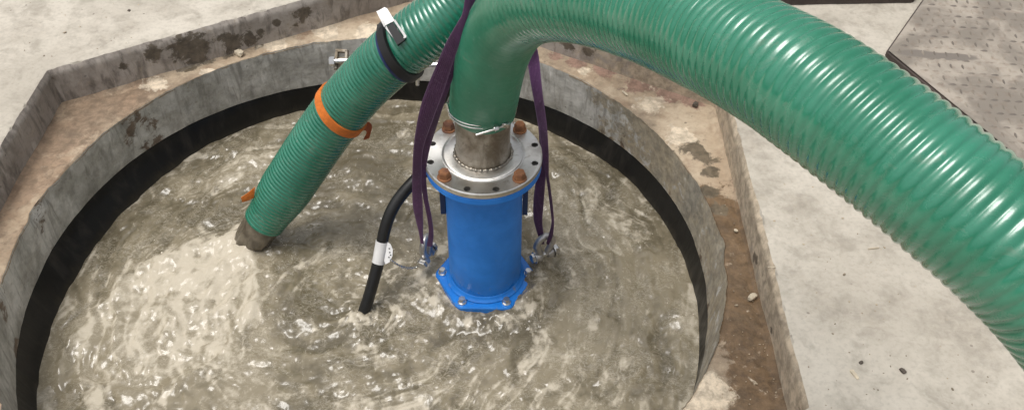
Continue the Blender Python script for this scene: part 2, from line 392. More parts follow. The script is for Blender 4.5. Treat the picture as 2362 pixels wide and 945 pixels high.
# ledge
NL = 44; rows = []
for k in range(NL):
    u = (k/(NL-1))**1.25
    r0 = r_rim+bite
    r = r0*(1-u)+(r_hex+.006)*u
    X, Y = PC[0]+r*cx_, PC[1]+r*sx_
    z = Z_LEDGE+.004*fbm(X*7, Y*7, 0, 4, 50)-.004+.0015*fbm(X*40, Y*40, 0, 3, 52)-(drop+.004)*smooth(.05, 0, u)+.008*smooth(.85, 1, u)
    rows.append((r, z))
rows.insert(0, (r_rim+bite, Z_LEDGE-.012-drop))
g = polar(rows); X, Y = g[0][:, 0], g[0][:, 1]
ang = np.degrees(np.arctan2(Y-PC[1], X-PC[0]))
def spots(ps, z=Z_LEDGE):
    """ps: (px, py, radius) in the photo, laid on the surface at height z"""
    o = 0*X
    for px, py, r in ps:
        p = at_z(px, py, z); o = np.maximum(o, np.exp(-((X-p[0])**2+(Y-p[1])**2)/(r*r)))
    return o
wob = .25*fbm(X*9, Y*9, 0, 4, 60)
att = {
 'rust': np.clip(spots([(215, 245, .13), (290, 235, .10), (330, 200, .08), (100, 330, .2), (20, 420, .2), (700, 70, .05)])+wob, 0, 1),
 'pink': np.clip(spots([(1470, 195, .05), (1540, 222, .05), (1400, 165, .05), (1595, 235, .05), (1330, 145, .04), (1280, 130, .03)])+wob, 0, 1),
 'mud': np.clip(.9*smooth(.50, .60, X+.03*fbm(X*6, Y*6, 0, 3, 61))*smooth(2.2, 2.02, Y+.05*fbm(X*8, Y*8, 0, 3, 66))*smooth(9, -9, ang-30)+wob*.7-.45*spots([(1610, 900, .06), (1655, 800, .055), (1700, 450, .025)]), 0, 1),
 'wet': np.clip(spots([(1600, 340, .055), (1625, 362, .05), (1640, 395, .035), (1660, 480, .03), (1640, 440, .03), (425, 150, .05), (470, 130, .05), (520, 118, .04), (600, 100, .03)])+wob, 0, 1),
 'grime': np.clip(.42+1.1*fbm(X*5, Y*5, 0, 5, 67), 0, 1),
 'pale': np.clip(spots([(1500, 240, .06), (1570, 310, .06), (1350, 165, .03), (1620, 890, .09), (640, 105, .06), (850, 70, .06), (360, 195, .05), (760, 70, .06), (480, 165, .03)])+wob*.8, 0, 1)}
obj('ledge', g, M['ledge'], kind='structure', attrs=att)
# step face between ledge and deck
rows = []; chip = .004*smooth(.1, .5, ring_noise(22, 71))
for k in range(16):
    u = k/15; z = Z_LEDGE-.012+(0-Z_LEDGE+.012)*u
    r = r_hex+.003+.0035*fbm(cx_*16, sx_*16, z*18, 4, 70)+(.009+chip)*smooth(.88, 1, u)
    rows.append((r, z-.002-.006*smooth(.2, .5, ring_noise(30, 73))*smooth(.9, 1, u)))
r_edge, z_edge = rows[-1]
g = polar(rows); X, Y, Zs = g[0].T
ang = np.degrees(np.arctan2(Y-PC[1], X-PC[0]))
peel = 0*X
for px, py, r in ((420, 112, .05), (445, 100, .05), (455, 120, .055), (350, 125, .03), (285, 150, .022), (540, 95, .05), (575, 88, .045), (600, 80, .03), (520, 85, .03), (640, 55, .02), (700, 30, .03), (1310, 110, .03), (1360, 125, .03), (1780, 760, .012), (1745, 600, .014), (1740, 590, .016)):
    d = ray(px, py); p = EYE+d*2.0
    best = None; rr = np.array([X, Y, Zs]).T-EYE; t = (rr@d)/(d@d); dist = np.linalg.norm(rr-np.outer(t, d), axis=1)
    c = np.argmin(dist+1e-3*t); peel = np.maximum(peel, np.exp(-((X-X[c])**2+(Y-Y[c])**2+(Zs-Zs[c])**2)/(r*r)))
peel = np.clip(peel+.4*fbm(X*16, Y*16, Zs*16, 4, 75), 0, 1)
obj('step_face', g, M['step'], kind='structure', attrs={'peel': peel, 'tan': np.clip(smooth(70, 25, ang)*smooth(-80, -30, ang)+.15*fbm(X*8, Y*8, Zs*8, 3, 76), 0, 1)})
# deck
rows = [(r_edge, z_edge)]
for u in (.004, .012, *np.arange(.03, 1.2, .022), 1.3, 1.5, 2, 3, 5, 9, 16, 30):
    r = r_edge+u; X, Y = PC[0]+r*cx_, PC[1]+r*sx_
    rows.append((r, .0025*fbm(X*5, Y*5, 0, 4, 80)*min(1, u*8)+.0008*fbm(X*40, Y*40, 0, 2, 81)-.0012*(u < .01)))
g = polar(rows); X, Y = g[0][:, 0], g[0][:, 1]
damp = spots([(1640+90, 330, .05), (1760, 520, .03), (1905, 700, .07), (1850, 640, .05), (2010, 740, .08), (1890, 560, .05), (1830, 470, .05), (2060, 690, .05), (390, 22, .035), (400, 32, .03), (300, 60, .04), (560, 18, .04), (230, 95, .05), (1930, 60, .06), (2010, 60, .08), (2200, 760, .09), (60, 60, .08)], 0.)*.62
obj('ground', g, M['deck'], kind='structure', attrs={'damp': np.clip(damp+.12+.45*fbm(X*4, Y*4, 0, 5, 82), 0, 1)})

# ------------------------------------------------------------------ water
S = .0048; nx = int(2.24/S)
gx, gy = np.meshgrid(PC[0]-1.12+np.arange(nx)*S, PC[1]-1.12+np.arange(nx)*S)
thg = np.arctan2(gy-PC[1], gx-PC[0]); rg = np.hypot(gx-PC[0], gy-PC[1])
wx = gx+.13*fbm(gx*4, gy*4, 0, 4, 100); wy = gy+.13*fbm(gx*4+7, gy*4, 0, 4, 101)
rid = 1-np.abs(fbm(wx*9, wy*9, .3, 4, 102))*2.2
rid2 = 1-np.abs(fbm(wx*24+3, wy*20, .7, 3, 103))*2.2
h = .013*fbm(gx*3.2, gy*3.2, 0, 3, 104)+.013*fbm(wx*9, wy*9, .1, 3, 106)+.0058*fbm(gx*26, gy*22, .3, 2, 107)*(.5+smooth(-.3, .5, fbm(gx*5, gy*5, .7, 2, 97)))+.0022*fbm(gx*60, gy*52, 0, 2, 105)
Q_END = at_z(590, 552, Z_WATER)[:2]
def wpt(px, py): return at_z(px, py, Z_WATER)[:2]
def sdist(poly):
    d = np.full(gx.shape, 9.); ins = np.zeros(gx.shape, bool); n = len(poly)
    for i in range(n):
        a, b = poly[i], poly[(i+1) % n]; e = b-a
        t = np.clip(((gx-a[0])*e[0]+(gy-a[1])*e[1])/(e@e), 0, 1); d = np.minimum(d, np.hypot(gx-a[0]-t*e[0], gy-a[1]-t*e[1]))
        c = ((a[1] > gy) != (b[1] > gy)) & (gx < e[0]*(gy-a[1])/(e[1] if abs(e[1]) > 1e-9 else 1e-9)+a[0]); ins ^= c
    return np.where(ins, d, -d)
fan = sdist([wpt(*q) for q in ((570, 548), (520, 548), (470, 560), (400, 590), (320, 618), (262, 668), (215, 715), (150, 800), (90, 900), (300, 930), (480, 860), (560, 770), (612, 700), (600, 640), (588, 590))])
fan = fan+.05*fbm(gx*9, gy*9, 0, 5, 110)
fanm = smooth(-.03, .07, fan)
src = wpt(585, 545); ds = np.hypot(gx-src[0], gy-src[1])
rip = np.sin((ds+.03*fbm(gx*6, gy*6, 0, 3, 90))*62)*np.exp(-ds/.35)*smooth(.08, .14, ds)*smooth(.1, -.25, gx-src[0]+.2)
rim_f = np.exp(-(np.clip(fan-.02, -9, 9)/.022)**2)*smooth(1.0, .5, ds)*(rg < 1.03)
sw = thg+.55*fbm(gx*3, gy*3, .2, 3, 111); sr = rg+.10*fbm(gx*4+3, gy*4, .6, 3, 109)
streak = fbm(np.cos(sw)*3.6+sr*15, np.sin(sw)*3.6-sr*11, sr*4, 5, 112, .6)
h = h+.009*streak
streak2 = 1-np.abs(fbm(np.cos(sw)*2.4+sr*19, np.sin(sw)*2.4+sr*16, 1+sr*3, 3, 108))*2.4
fan_fade = smooth(1.35, 1.75, gy)
foam = fanm*fan_fade*(.17+.42*np.exp(-(ds/.36)**2)+.16*rip)+.22*rim_f*fan_fade
def bumpw(px, py, r):
    p = wpt(px, py); return np.exp(-((gx-p[0])**2+(gy-p[1])**2)/(r*r))
vein = np.clip(rid, 0, 1)**4*.34+np.clip(rid2, 0, 1)**5*.22
area = .55+.55*smooth(-.1, .45, fbm(gx*3.1+5, gy*3.1, 0, 3, 113))+.35*bumpw(420, 800, .3)+.3*bumpw(1400, 850, .16)+.3*bumpw(1000, 900, .14)
calm_shade = .75*bumpw(760, 380, .22)+.6*bumpw(820, 350, .2)+.7*bumpw(1120, 790, .12)+.6*bumpw(680, 700, .08)+.2*bumpw(1480, 690, .15)+.4*bumpw(1250, 640, .12)+.6*bumpw(280, 560, .18)  # calmer, less foamy water; hose shade and dark reflections painted in as darker silt
foam += .52*np.clip(streak2, 0, 1)**2.5*np.clip(area-calm_shade*.7, .05, 1)
foam += .20*bumpw(500, 592, .10)+.16*bumpw(400, 640, .13)+.12*bumpw(300, 700, .13)
foam += vein*.8*np.clip(area-calm_shade*.7, .04, 1.3)
jp = Q_END; dj = np.hypot(gx-jp[0], gy-jp[1]); foam += .8*np.exp(-((dj-.075)/.03)**2)*smooth(-.3, .3, fbm(gx*24, gy*24, .8, 4, 92)); h += .016*np.exp(-((dj-.07)/.035)**2)*(1+fbm(gx*25, gy*25, .3, 3, 91))
foam += .34*np.clip(fbm(wx*26, wy*18, .5, 4, 114)*1.7-.2, 0, 1)*np.clip(1-calm_shade, .15, 1)
for px, py, r, a in ((590, 720, .035, .5), (525, 715, .018, .6), (925, 725, .035, .35), (820, 760, .05, .3), (1570, 735, .05, .35), (975, 625, .03, .3), (1600, 700, .03, .3), (950, 312, .06, .3)):
    b = bumpw(px, py, r); foam += a*b; h += .014*b*(1+.5*rid2)
wall_f = smooth(.035, .0, np.abs(rg-four(FW, thg)+.012)); foam += .45*wall_f*smooth(-.05, .4, fbm(gx*20, gy*20, .4, 4, 94)); h *= 1-.55*smooth(.07, .0, np.abs(rg-four(FW, thg)))
# rings of churn around the pump foot and the cable
for (qx, qy, r0, a) in ((PX, PY, .18, .010), (-.469, 1.822, .026, .016)):
    d = np.hypot(gx-qx, gy-qy); h += a*np.exp(-((d-r0)/.03)**2)*(.5+rid2*.6); foam += .62*np.exp(-((d-r0-.012)/.028)**2)*smooth(-.15, .35, fbm(gx*30, gy*24, .4, 4, 95))
dP = np.hypot(gx-PX, gy-PY); h += .032*np.exp(-((dP-.165)/.055)**2)*(.35+.65*smooth(-.10, .14, gx-PX))*(1+.9*fbm(gx*22, gy*22, .2, 3, 96)); h -= .02*smooth(.14, .08, dP)
h += fanm*.012*fbm(wx*16, wy*16, .9, 3, 115)+.012*rim_f+.012*np.exp(-(ds/.10)**2)+.009*rip+.022*bumpw(470, 610, .16)
leftish = smooth(-.3, -1.1, gx)*smooth(2.15, 1.6, gy)
silt = np.clip(.50+.12*smooth(.0, .3, gx)+.45*fbm(wx*5, wy*4, .2, 4, 116)+.35*fbm(wx*16, wy*11, .4, 4, 117)+.42*fanm+.24*leftish-.30*calm_shade+.62*streak, 0, 1)
idx = -np.ones(gx.shape, int); keep = rg < four(FW, thg)+.012
idx[keep] = np.arange(keep.sum())
q = np.stack([idx[:-1, :-1], idx[:-1, 1:], idx[1:, 1:], idx[1:, :-1]], -1).reshape(-1, 4); q = q[(q >= 0).all(1)]
V = np.stack([gx[keep], gy[keep], Z_WATER+h[keep]], 1)
obj('water', (V, [tuple(int(i) for i in k) for k in q]), M['water'], kind='structure', sharp=180, attrs={'foam': np.clip(foam, 0, 1)[keep], 'silt': silt[keep]})
def wz(x, y):
    i = int(round((x-gx[0, 0])/S)); j = int(round((y-gy[0, 0])/S)); return Z_WATER+h[min(max(j, 0), nx-1), min(max(i, 0), nx-1)]
# flecks of froth and spray: countless tiny beads lying on the water
bm = bmesh.new(); bmesh.ops.create_icosphere(bm, subdivisions=1, radius=1); IV = np.array([v.co[:] for v in bm.verts]); IF = [tuple(v.index for v in q.verts) for q in bm.faces]; bm.free()
gs = []; n = 0
clusters = [(wpt(*c[:2]), c[2], c[3]) for c in ((840, 735, .05, 26), (945, 585, .035, 18), (1220, 720, .06, 22), (1000, 655, .04, 14), (1600, 740, .05, 26), (690, 480, .05, 26), (600, 575, .07, 50), (545, 560, .05, 30), (640, 560, .05, 24), (590, 720, .06, 18), (975, 615, .03, 12))]
ptsx = [(c[0][0]+RNG.normal(0, c[1]), c[0][1]+RNG.normal(0, c[1]*.7)) for c in clusters for _ in range(c[2])]
while len(ptsx) < 430:
    a, r = RNG.uniform(0, 2*PI), 1.02*math.sqrt(RNG.uniform()); x, y = PC[0]+r*math.cos(a), PC[1]+r*math.sin(a)
    i, j = int((x-gx[0, 0])/S), int((y-gy[0, 0])/S)
    if RNG.uniform() < .03+1.8*np.clip(rid2[j, i], 0, 1)**6*(.3+foam[j, i]): ptsx.append((x, y))
for x, y in ptsx:
    if math.hypot(x-PC[0], y-PC[1]) > 1.02 or math.hypot(x-PX, y-PY) < .16: continue
    s = RNG.uniform(.0006, .0017)*(1.8 if RNG.uniform() < .06 else 1)
    gs.append((IV*np.array([s*RNG.uniform(.8, 2.2), s*RNG.uniform(.8, 1.4), s*.6])+np.array([x, y, wz(x, y)+s*.4]), IF))
obj('froth_flecks', join(*gs), M['spray'], kind='stuff', sharp=180)

# ------------------------------------------------------------------ pump
pump = thing('submersible_pump', (PX, PY, Z_BASE-.06), 'blue painted submersible pump standing in the muddy water under a steel flange', 'pump')
C0 = np.array([PX, PY, 0.])
def holed_disc(ro, ri, z0, z1, holes, hr, rot=0., bev=.003):
    """flat ring with round through holes"""
    bm = bmesh.new(); loops = []
    def loop(cx, cy, r, n):
        vs = [bm.verts.new((cx+r*math.cos(2*PI*i/n), cy+r*math.sin(2*PI*i/n), 0)) for i in range(n)]
        for i in range(n): bm.edges.new((vs[i], vs[(i+1) % n]))
        loops.append(n)
    loop(0, 0, ro-bev, 96); loop(0, 0, ri, 64)
    for a, rh in holes: loop(rh*math.cos(a), rh*math.sin(a), hr, 20)
    bmesh.ops.triangle_fill(bm, use_beauty=True, edges=bm.edges[:])
    bm.verts.index_update(); top = np.array([v.co[:] for v in bm.verts]); tf = [tuple(v.index for v in f.verts) for f in bm.faces]; bm.free()
    n = len(top); V = np.vstack([top+[0, 0, z1], top+[0, 0, z0]]); f = list(tf)+[tuple(n+i for i in q[::-1]) for q in tf]
    o = 96
    for m in loops[1:]:
        f += [(o+i, n+o+i, n+o+(i+1) % m, o+(i+1) % m) for i in range(m)]; o += m
    prof = [(ro-bev, z0), (ro, z0+bev), (ro, z1-bev), (ro-bev, z1)]
    a = np.arange(96)*2*PI/96; side = np.concatenate([np.stack([r*np.cos(a), r*np.sin(a), 0*a+z], 1) for r, z in prof])
    return join((V+C0, f), (side+C0, grid_faces(4, 96)))
HA = [math.radians(15+30*k) for k in range(12)]
bolts = [a for k, a in enumerate(HA) if k in (1, 4, 7, 10)]; holes = [(a, .153) for k, a in enumerate(HA) if k not in (1, 4, 7, 10)]
fl = obj('steel_flange', holed_disc(.170, .07, Z_FLANGE-.020, Z_FLANGE, holes, .0098), M['flange'], pump, 30)
obj('raised_face', lathe([(.085, Z_FLANGE-.002), (.1195, Z_FLANGE-.002), (.1195, Z_FLANGE+.0025), (.117, Z_FLANGE+.0042), (.113, Z_FLANGE+.002), (.110, Z_FLANGE+.0035), (.080, Z_FLANGE+.0045), (.080, Z_FLANGE-.002)], 128, C0), M['flange'], fl, 25)
a = np.linspace(0, 2*PI, 181)[:-1]
wr = .0052+.0012*np.sin(a*34)+.0011*vnoise(a*14, a*3, 0, 5)
wp = np.stack([PX+(.081+.0015*vnoise(a*9, a, 0, 6))*np.cos(a), PY+(.081)*np.sin(a), Z_FLANGE+.006+0*a], 1)
obj('weld_bead', tube(np.vstack([wp, wp[:1]]), np.append(wr, wr[0]), 10, False), M['weld'], fl, 60)
for a in bolts:
    obj('flange_bolt', hexbolt((PX+.148*math.cos(a), PY+.148*math.sin(a), Z_FLANGE+.0005), .0168, .021, rot=a*1.3), M['rustbolt'], fl, 25)
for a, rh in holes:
    obj('hole_shade_disc', lathe([(.0004, Z_FLANGE-.0150), (.0095, Z_FLANGE-.0150), (.0095, Z_FLANGE-.0125), (.0070, Z_FLANGE-.0125), (.0004, Z_FLANGE-.0135)], 20, (PX+rh*math.cos(a), PY+rh*math.sin(a), 0)), M['black'], fl, 30)  # black disc inside each open hole, painting in the shade of its depth
zs = np.linspace(Z_FLANGE+.003, Z_FLANGE+.225, 30)
st = np.stack([PX+0*zs, PY+0*zs, zs], 1)
obj('outlet_pipe', tube(st, .0775+.0006*np.sin(zs*60), 64, True), M['stub'], pump, 40)
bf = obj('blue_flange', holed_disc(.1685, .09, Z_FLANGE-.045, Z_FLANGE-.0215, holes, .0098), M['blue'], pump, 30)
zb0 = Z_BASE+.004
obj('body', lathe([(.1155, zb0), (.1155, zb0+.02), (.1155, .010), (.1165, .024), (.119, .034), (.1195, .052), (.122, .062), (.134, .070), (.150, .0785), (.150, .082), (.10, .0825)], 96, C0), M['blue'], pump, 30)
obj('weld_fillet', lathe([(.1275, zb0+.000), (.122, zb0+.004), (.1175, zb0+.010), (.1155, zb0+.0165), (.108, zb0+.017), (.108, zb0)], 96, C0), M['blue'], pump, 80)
# base plate: rounded hexagon with the bolts at its corners
def hexplate(rc, z0, z1, rnd=.028, bev=.004):
    out = []
    for k in range(6):
        t = math.radians(60*k); cxk, cyk = (rc-rnd/math.cos(PI/6))*math.cos(t), (rc-rnd/math.cos(PI/6))*math.sin(t)
        for j in range(9):
            b = t-PI/6+PI/3*j/8; out.append((cxk+rnd*math.cos(b), cyk+rnd*math.sin(b)))
    o = np.array(out); n = len(o); L = np.linalg.norm(o, axis=1)[:, None]
    V = np.concatenate([np.c_[o*(1-b/L), np.full(n, z)] for b, z in ((bev, z0), (0, z0+bev), (0, z1-bev), (bev, z1))])
    return V+C0, grid_faces(4, n)+[tuple(range(n))[::-1], tuple(3*n+j for j in range(n))]
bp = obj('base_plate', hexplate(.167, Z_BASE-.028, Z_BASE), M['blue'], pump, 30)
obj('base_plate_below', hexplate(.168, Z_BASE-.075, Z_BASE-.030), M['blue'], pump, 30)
for k in range(6):
    t = math.radians(60*k)
    obj('base_bolt', hexbolt((PX+.140*math.cos(t), PY+.140*math.sin(t), Z_BASE+.0005), .0115, .016, rot=k*.7), M['zinc'], bp, 25)
for s in (-1, 1):
    obj('side_rib', box((PX+s*.124, PY-.005, -.045), (.016, .012, .14)), M['blue_dark'], pump)
    obj('lug_bracket', box((PX+s*.118, PY-.02, .066), (.03, .04, .016)), M['blue_dark'], pump)
    obj('lifting_lug', box((PX+s*.17, PY+.045, Z_BASE-.075), (.06, .016, .07)), M['blue_dark'], pump)

# ------------------------------------------------------------------ main hose
MH = [(*[PX, PY, .245],)]
H0 = [(PX, PY, .292), (PX+.002, PY-.004, .325)]
px_path = [(1121, 197, 2.425), (1129, 150, 2.35), (1143, 102, 2.28), (1168, 53, 2.2), (1212, 10, 2.10), (1300, -10, 1.98), (1432, 10, 1.835), (1553, 48, 1.70), (1673, 99, 1.57), (1848, 192, 1.43), (2060, 346, 1.335), (2253, 506, 1.285), (2420, 650, 1.26)]
P = np.array(H0+[at_d(*q) for q in px_path]+[(.93, .70, .72), (1.12, .55, .50), (1.32, .38, .24), (1.55, .2, .12), (1.9, .0, .104)])
P, s = spline(P, .0026); P = relax(P, 900)
s = np.concatenate([[0], np.cumsum(np.linalg.norm(np.diff(P, axis=0), axis=1))])
NS = 72; PIT = .0178
phi = np.arange(NS)*2*PI/NS
k = smooth(.36, .75, s)
Rm = .0925+.0065*smooth(.2, .85, s)
ph = (s/PIT+.22*vnoise(s*9, 0*s+1, 0, 160)+.5*vnoise(s*2.2, 0*s+2, 0, 161))[:, None]+phi[None]/(2*PI)
prof = 1-np.abs(np.sin(PI*ph))**(.30+.45*smooth(.8, 1.4, s))[:, None]
T, N, B = frames(P)
soft = 0
ribs = Rm[:, None]-((.0003+.0036*k)*(1+.35*vnoise(s*14, 0*s+3, 0, 162)))[:, None]*prof+soft
# creases on the inside of the tight bend
curv = np.gradient(T, axis=0)/np.gradient(s)[:, None]
inner = np.einsum('ij,ikj->ik', curv, np.cos(phi)[None, :, None]*N[:, None, :]+np.sin(phi)[None, :, None]*B[:, None, :])
ribs += -.0013*np.clip(inner/3.5-.35, 0, 1)*(.5+.5*np.cos(2*PI*s/.0115))[:, None]*smooth(.04, .1, s)[:, None]*(1-k)[:, None]
ribs += .0022*fbm(s[:, None]*5+0*phi[None], np.cos(phi)[None]*1.2+0*s[:, None], np.sin(phi)[None]*1.2, 3, 140)
mh = obj('suction_hose', tube(P, ribs, NS, True, (T, N, B)), M['hose'], sharp=180, attrs={'gloss': np.repeat(smooth(.30, .62, s), NS)}, label='large ribbed green hose arching up from the blue pump and away to the right', cat='hose')
# wire clamp at its foot
clz = .306
cl = thing('wire_hose_clamp', (PX, PY, clz), 'double wire clamp holding the large green hose to its steel outlet pipe', 'hose clamp')
def ringp(r, z, tilt=0., n=72):
    a = np.linspace(0, 2*PI, n+1); return np.stack([PX+r*np.cos(a), PY+r*np.sin(a), z+tilt*np.cos(a)+.0*a], 1)
for dz, tl, r in ((0, .004, .0955), (-.011, .005, .0935)): obj('wire_ring', tube(ringp(r, clz+dz, tl), .0022, 8, False), M['zinc'], cl)
for (x0, y0), (x1, y1), w in (((1030, 237), (1040, 272), .007), ((1195, 222), (1187, 262), .006), ((1187, 250), (1184, 285), .004)):
    obj('clamp_ear', tube(np.array([at_y(x0, y0, PY-.02), at_y(x1, y1, PY-.03)]), w*.6, 8), M['zinc'], cl)
y_f = PY-.098
obj('tension_bolt', join(tube(np.array([at_y(1098, 311, y_f-.006), at_y(1142, 298, y_f-.004), at_y(1172, 285, y_f+.03)]), .0028, 8), hexbolt(at_y(1140, 297, y_f-.006), .007, .01, (.9, .2, .2)),
    box(at_y(1166, 288, y_f+.02), (.020, .012, .014))), M['zinc'], cl)

# ------------------------------------------------------------------ small discharge hose
lp = [(610, 510, 3.045), (680, 405, 2.95), (735, 322, 2.86), (788, 252, 2.78), (845, 187, 2.69), (908, 128, 2.6), (975, 75, 2.55), (1040, 30, 2.52)]
Q = np.array([at_d(*q) for q in lp]+[(-.08, 2.21, .55), (.08, 2.33, .62), (.25, 2.5, .66), (.45, 2.75, .66), (.7, 3.1, .55), (.9, 3.5, .3), (1.0, 3.9, .12)])
Q, s2 = spline(Q, .0019); Q = relax(Q, 700)
s2 = np.concatenate([[0], np.cumsum(np.linalg.norm(np.diff(Q, axis=0), axis=1))])
T2, N2, B2 = frames(Q); PIT2 = .0145
R2 = .0845-.0150*smooth(.17, 0, s2)+.001*np.sin(s2*7)
ph = s2[:, None]/PIT2+phi[None]/(2*PI)
ribs2 = R2[:, None]-.0030*(1-np.abs(np.sin(PI*ph))**.8)*smooth(0, .012, s2)[:, None]+.0010*fbm(s2[:, None]*9+0*phi[None], np.cos(phi)[None]+0*s2[:, None], np.sin(phi)[None], 3, 141)
Vo, Fo = tube(Q, ribs2, NS, False, (T2, N2, B2))
ni = 60; Vi, Fi = tube(Q[:ni], np.full(ni, .0645), NS, False, (T2[:ni], N2[:ni], B2[:ni]))
dh = thing('discharge_hose', Q[0], 'ribbed green discharge hose with an open end pouring into the pit, left of the pump', 'hose')
n0 = len(Vo); rim_faces = [(j, (j+1) % NS, n0+(j+1) % NS, n0+j) for j in range(NS)]
obj('hose_wall', (np.vstack([Vo, Vi]), Fo+[tuple(n0+i for i in q) for q in Fi]+rim_faces), M['hose_small'], dh, 180, attrs={'gloss': np.ones(len(Vo)+len(Vi))})
def near(px, py):
    d = np.array([np.hypot(*(np.array([CX+F*((p-EYE)@_r)/((p-EYE)@_fw), CY-F*((p-EYE)@_u)/((p-EYE)@_fw)])-[px, py])) for p in Q[::8]])
    return int(np.argmin(d))*8
def band(i, r, w, t, shift=0., ax=None, n=80):
    """closed flat band round the small hose; shift skews it along the hose"""
    c, tn, nn, bb = Q[i], T2[i], N2[i], B2[i]
    a = np.arange(n)*2*PI/n; dirs = np.cos(a)[:, None]*nn+np.sin(a)[:, None]*bb
    sk = (dirs@(ax if ax is not None else np.array([1., 0, 0])))*shift
    rows = [(r, -w/2), (r+t, -w/2+t*.3), (r+t, w/2-t*.3), (r, w/2), (r-.003, w/2), (r-.003, -w/2)]
    V = np.concatenate([c+dirs*rr+tn*(z+sk)[:, None] for rr, z in rows])
    f = grid_faces(6, n)+[(5*n+j, 5*n+(j+1) % n, (j+1) % n, j) for j in range(n)]
    return V, f
# water pouring from the open end
J = [Q[0]+T2[0]*.03, Q[0]-T2[0]*.015, Q[0]-T2[0]*.05+np.array([-.006, 0, -.004]), Q[0]-T2[0]*.085+np.array([-.012, 0, -.012]), Q[0]-T2[0]*.125+np.array([-.016, -.004, -.03]), Q[0]-T2[0]*.17+np.array([-.020, -.006, -.06])]
J, sj = spline(np.array(J), .004); a = np.arange(48)*2*PI/48
Rj = (.063-.003*smooth(.03, .08, sj)-.010*smooth(.08, .15, sj))[:, None]*(1+.16*fbm(np.cos(a)[None]*4+0*sj[:, None], np.sin(a)[None]*4+0*sj[:, None], sj[:, None]*9, 4, 150)*smooth(.03, .1, sj)[:, None])
obj('discharge_water', tube(J, Rj, 48, True), M['jet'], sharp=180, label='brown water gushing out of the open end of the smaller green hose', cat='water jet')
# orange strap
io = near(786, 254); dirx = np.array([.75, 0, .66])
os_ = thing('orange_strap', Q[io], 'orange webbing strap tied round the smaller green hose', 'strap')
obj('webbing_band', band(io, .0865, .031, .003, -.014, np.array([.8, -.2, -.5])), M['orange'], os_, 50)
def rib_px(L, R, y, t=.004):
    n = len(L); yy = y if np.ndim(y) else [y]*n
    A = spline([at_y(*q, yy[i]) for i, q in enumerate(L)], .01)[0]; Bq = spline([at_y(*q, yy[i]) for i, q in enumerate(R)], .01)[0]
    n = max(len(A), len(Bq)); f = lambda X: np.stack([np.interp(np.linspace(0, 1, n), np.linspace(0, 1, len(X)), X[:, k]) for k in range(3)], 1)
    return ribbon(f(A), f(Bq), t)
yo = Q[io][1]
obj('strap_tail', rib_px([(826, 283), (845, 280), (858, 290), (852, 318)], [(822, 306), (838, 300), (846, 305), (838, 322)], [yo-.0, yo+.0, yo+.01, yo+.02]), M['redorange'], os_)
tg = obj('orange_tab', rib_px([(588, 431), (570, 446), (556, 455)], [(586, 456), (573, 462), (559, 466)], [2.12, 2.115, 2.11]), M['orange'], label='short orange webbing end sticking out beside the open end of the smaller hose', cat='strap end')
# coupling clamp
ic = near(938, 132)
cc = thing('lever_clamp', Q[ic], 'black band clamp with a silver lever round the smaller green hose', 'clamp')
obj('clamp_band', band(ic, .0872, .030, .007, -.018, np.array([.8, -.2, -.5])), M['blackband'], cc, 50)
obj('blue_seal', band(ic-10, .0850, .008, .0012, -.018, np.array([.8, -.2, -.5])), M['bluering'], cc, 50)
dz = np.linalg.norm(Q[ic]-EYE)*.965-.10
lv = obj('clamp_lever', slab([(871, 26), (887, 17), (893, 20), (910, 48), (887, 60), (882, 55)], 2.475, .012), M['lever'], cc, 20)
obj('lever_lip', slab([(868, 27), (872, 25), (889, 60), (886, 63)], 2.468, .03), M['zinc'], lv, 20)
obj('lever_frame', join(slab([(886, 62), (891, 60), (917, 92), (913, 96)], 2.475, .008), slab([(907, 47), (911, 45), (938, 84), (934, 88)], 2.475, .008), slab([(911, 92), (936, 84), (937, 87), (913, 96)], 2.472, .008)), M['zinc'], cc, 20)
obj('lever_catch', slab([(892, 62), (906, 52), (934, 92), (916, 104)], 2.470, .03), M['blackband'], cc, 20)
obj('hinge_block', slab([(869, 57), (890, 55), (897, 74), (871, 74)], 2.52, .05), M['blackband'], cc, 20)
obj('hanging_bolt', join(tube(np.array([at_y(962, 172, 2.16), at_y(963, 196, 2.16)]), .006, 10), box(at_y(962, 178, 2.155), (.022, .016, .014)), box(at_y(968, 172, 2.155), (.012, .012, .012))), M['zinc'], cc)

# ------------------------------------------------------------------ purple sling: two legs, each folded through a shackle
def tr(L, y): return [(*q,) for q in L], y
sl = thing('lifting_sling', (PX, PY-.06, .9), 'purple webbing lifting sling, two legs running up past the flange', 'sling')
YL = PY-.07
def ys(L, y0, y1): return list(np.linspace(y0, y1, len(L)))
L1 = [(1140, -420), (1104, -200), (1079, -60), (1068, 25), (1054, 55), (1030, 97), (1006, 152), (985, 203), (968, 254), (955, 330), (951, 406), (952, 470), (959, 507), (966, 535), (970, 560)]
R1 = [(1160, -420), (1120, -200), (1092, -60), (1083, 25), (1067, 76), (1056, 112), (1041, 157), (1021, 218), (996, 285), (976, 345), (972, 415), (975, 470), (976, 512), (976, 540), (978, 562)]
L2 = [(1145, -420), (1110, -200), (1086, -60), (1078, 25), (1062, 76), (1050, 112), (1034, 157), (1012, 222), (990, 285), (970, 345), (968, 400), (975, 450), (985, 500), (989, 535), (984, 566)]
R2_ = [(1170, -420), (1136, -200), (1112, -60), (1094, 25), (1076, 76), (1064, 112), (1048, 170), (1029, 225), (1008, 290), (991, 345), (983, 400), (987, 455), (996, 502), (1000, 540), (997, 568)]
obj('sling_leg', rib_px(L1, R1, ys(L1, YL-.03, YL+.0), .005), M['sling'], sl, 60, across=True)
obj('sling_leg', rib_px(L2, R2_, ys(L2, YL+.0, YL+.02), .005), M['sling'], sl, 60, across=True)
L3 = [(1140, -420), (1142, -200), (1150, -60), (1190, 40), (1212, 120), (1226, 203), (1237, 264), (1247, 325), (1253, 376), (1258, 400), (1264, 440), (1269, 480), (1272, 512), (1266, 540), (1260, 560)]
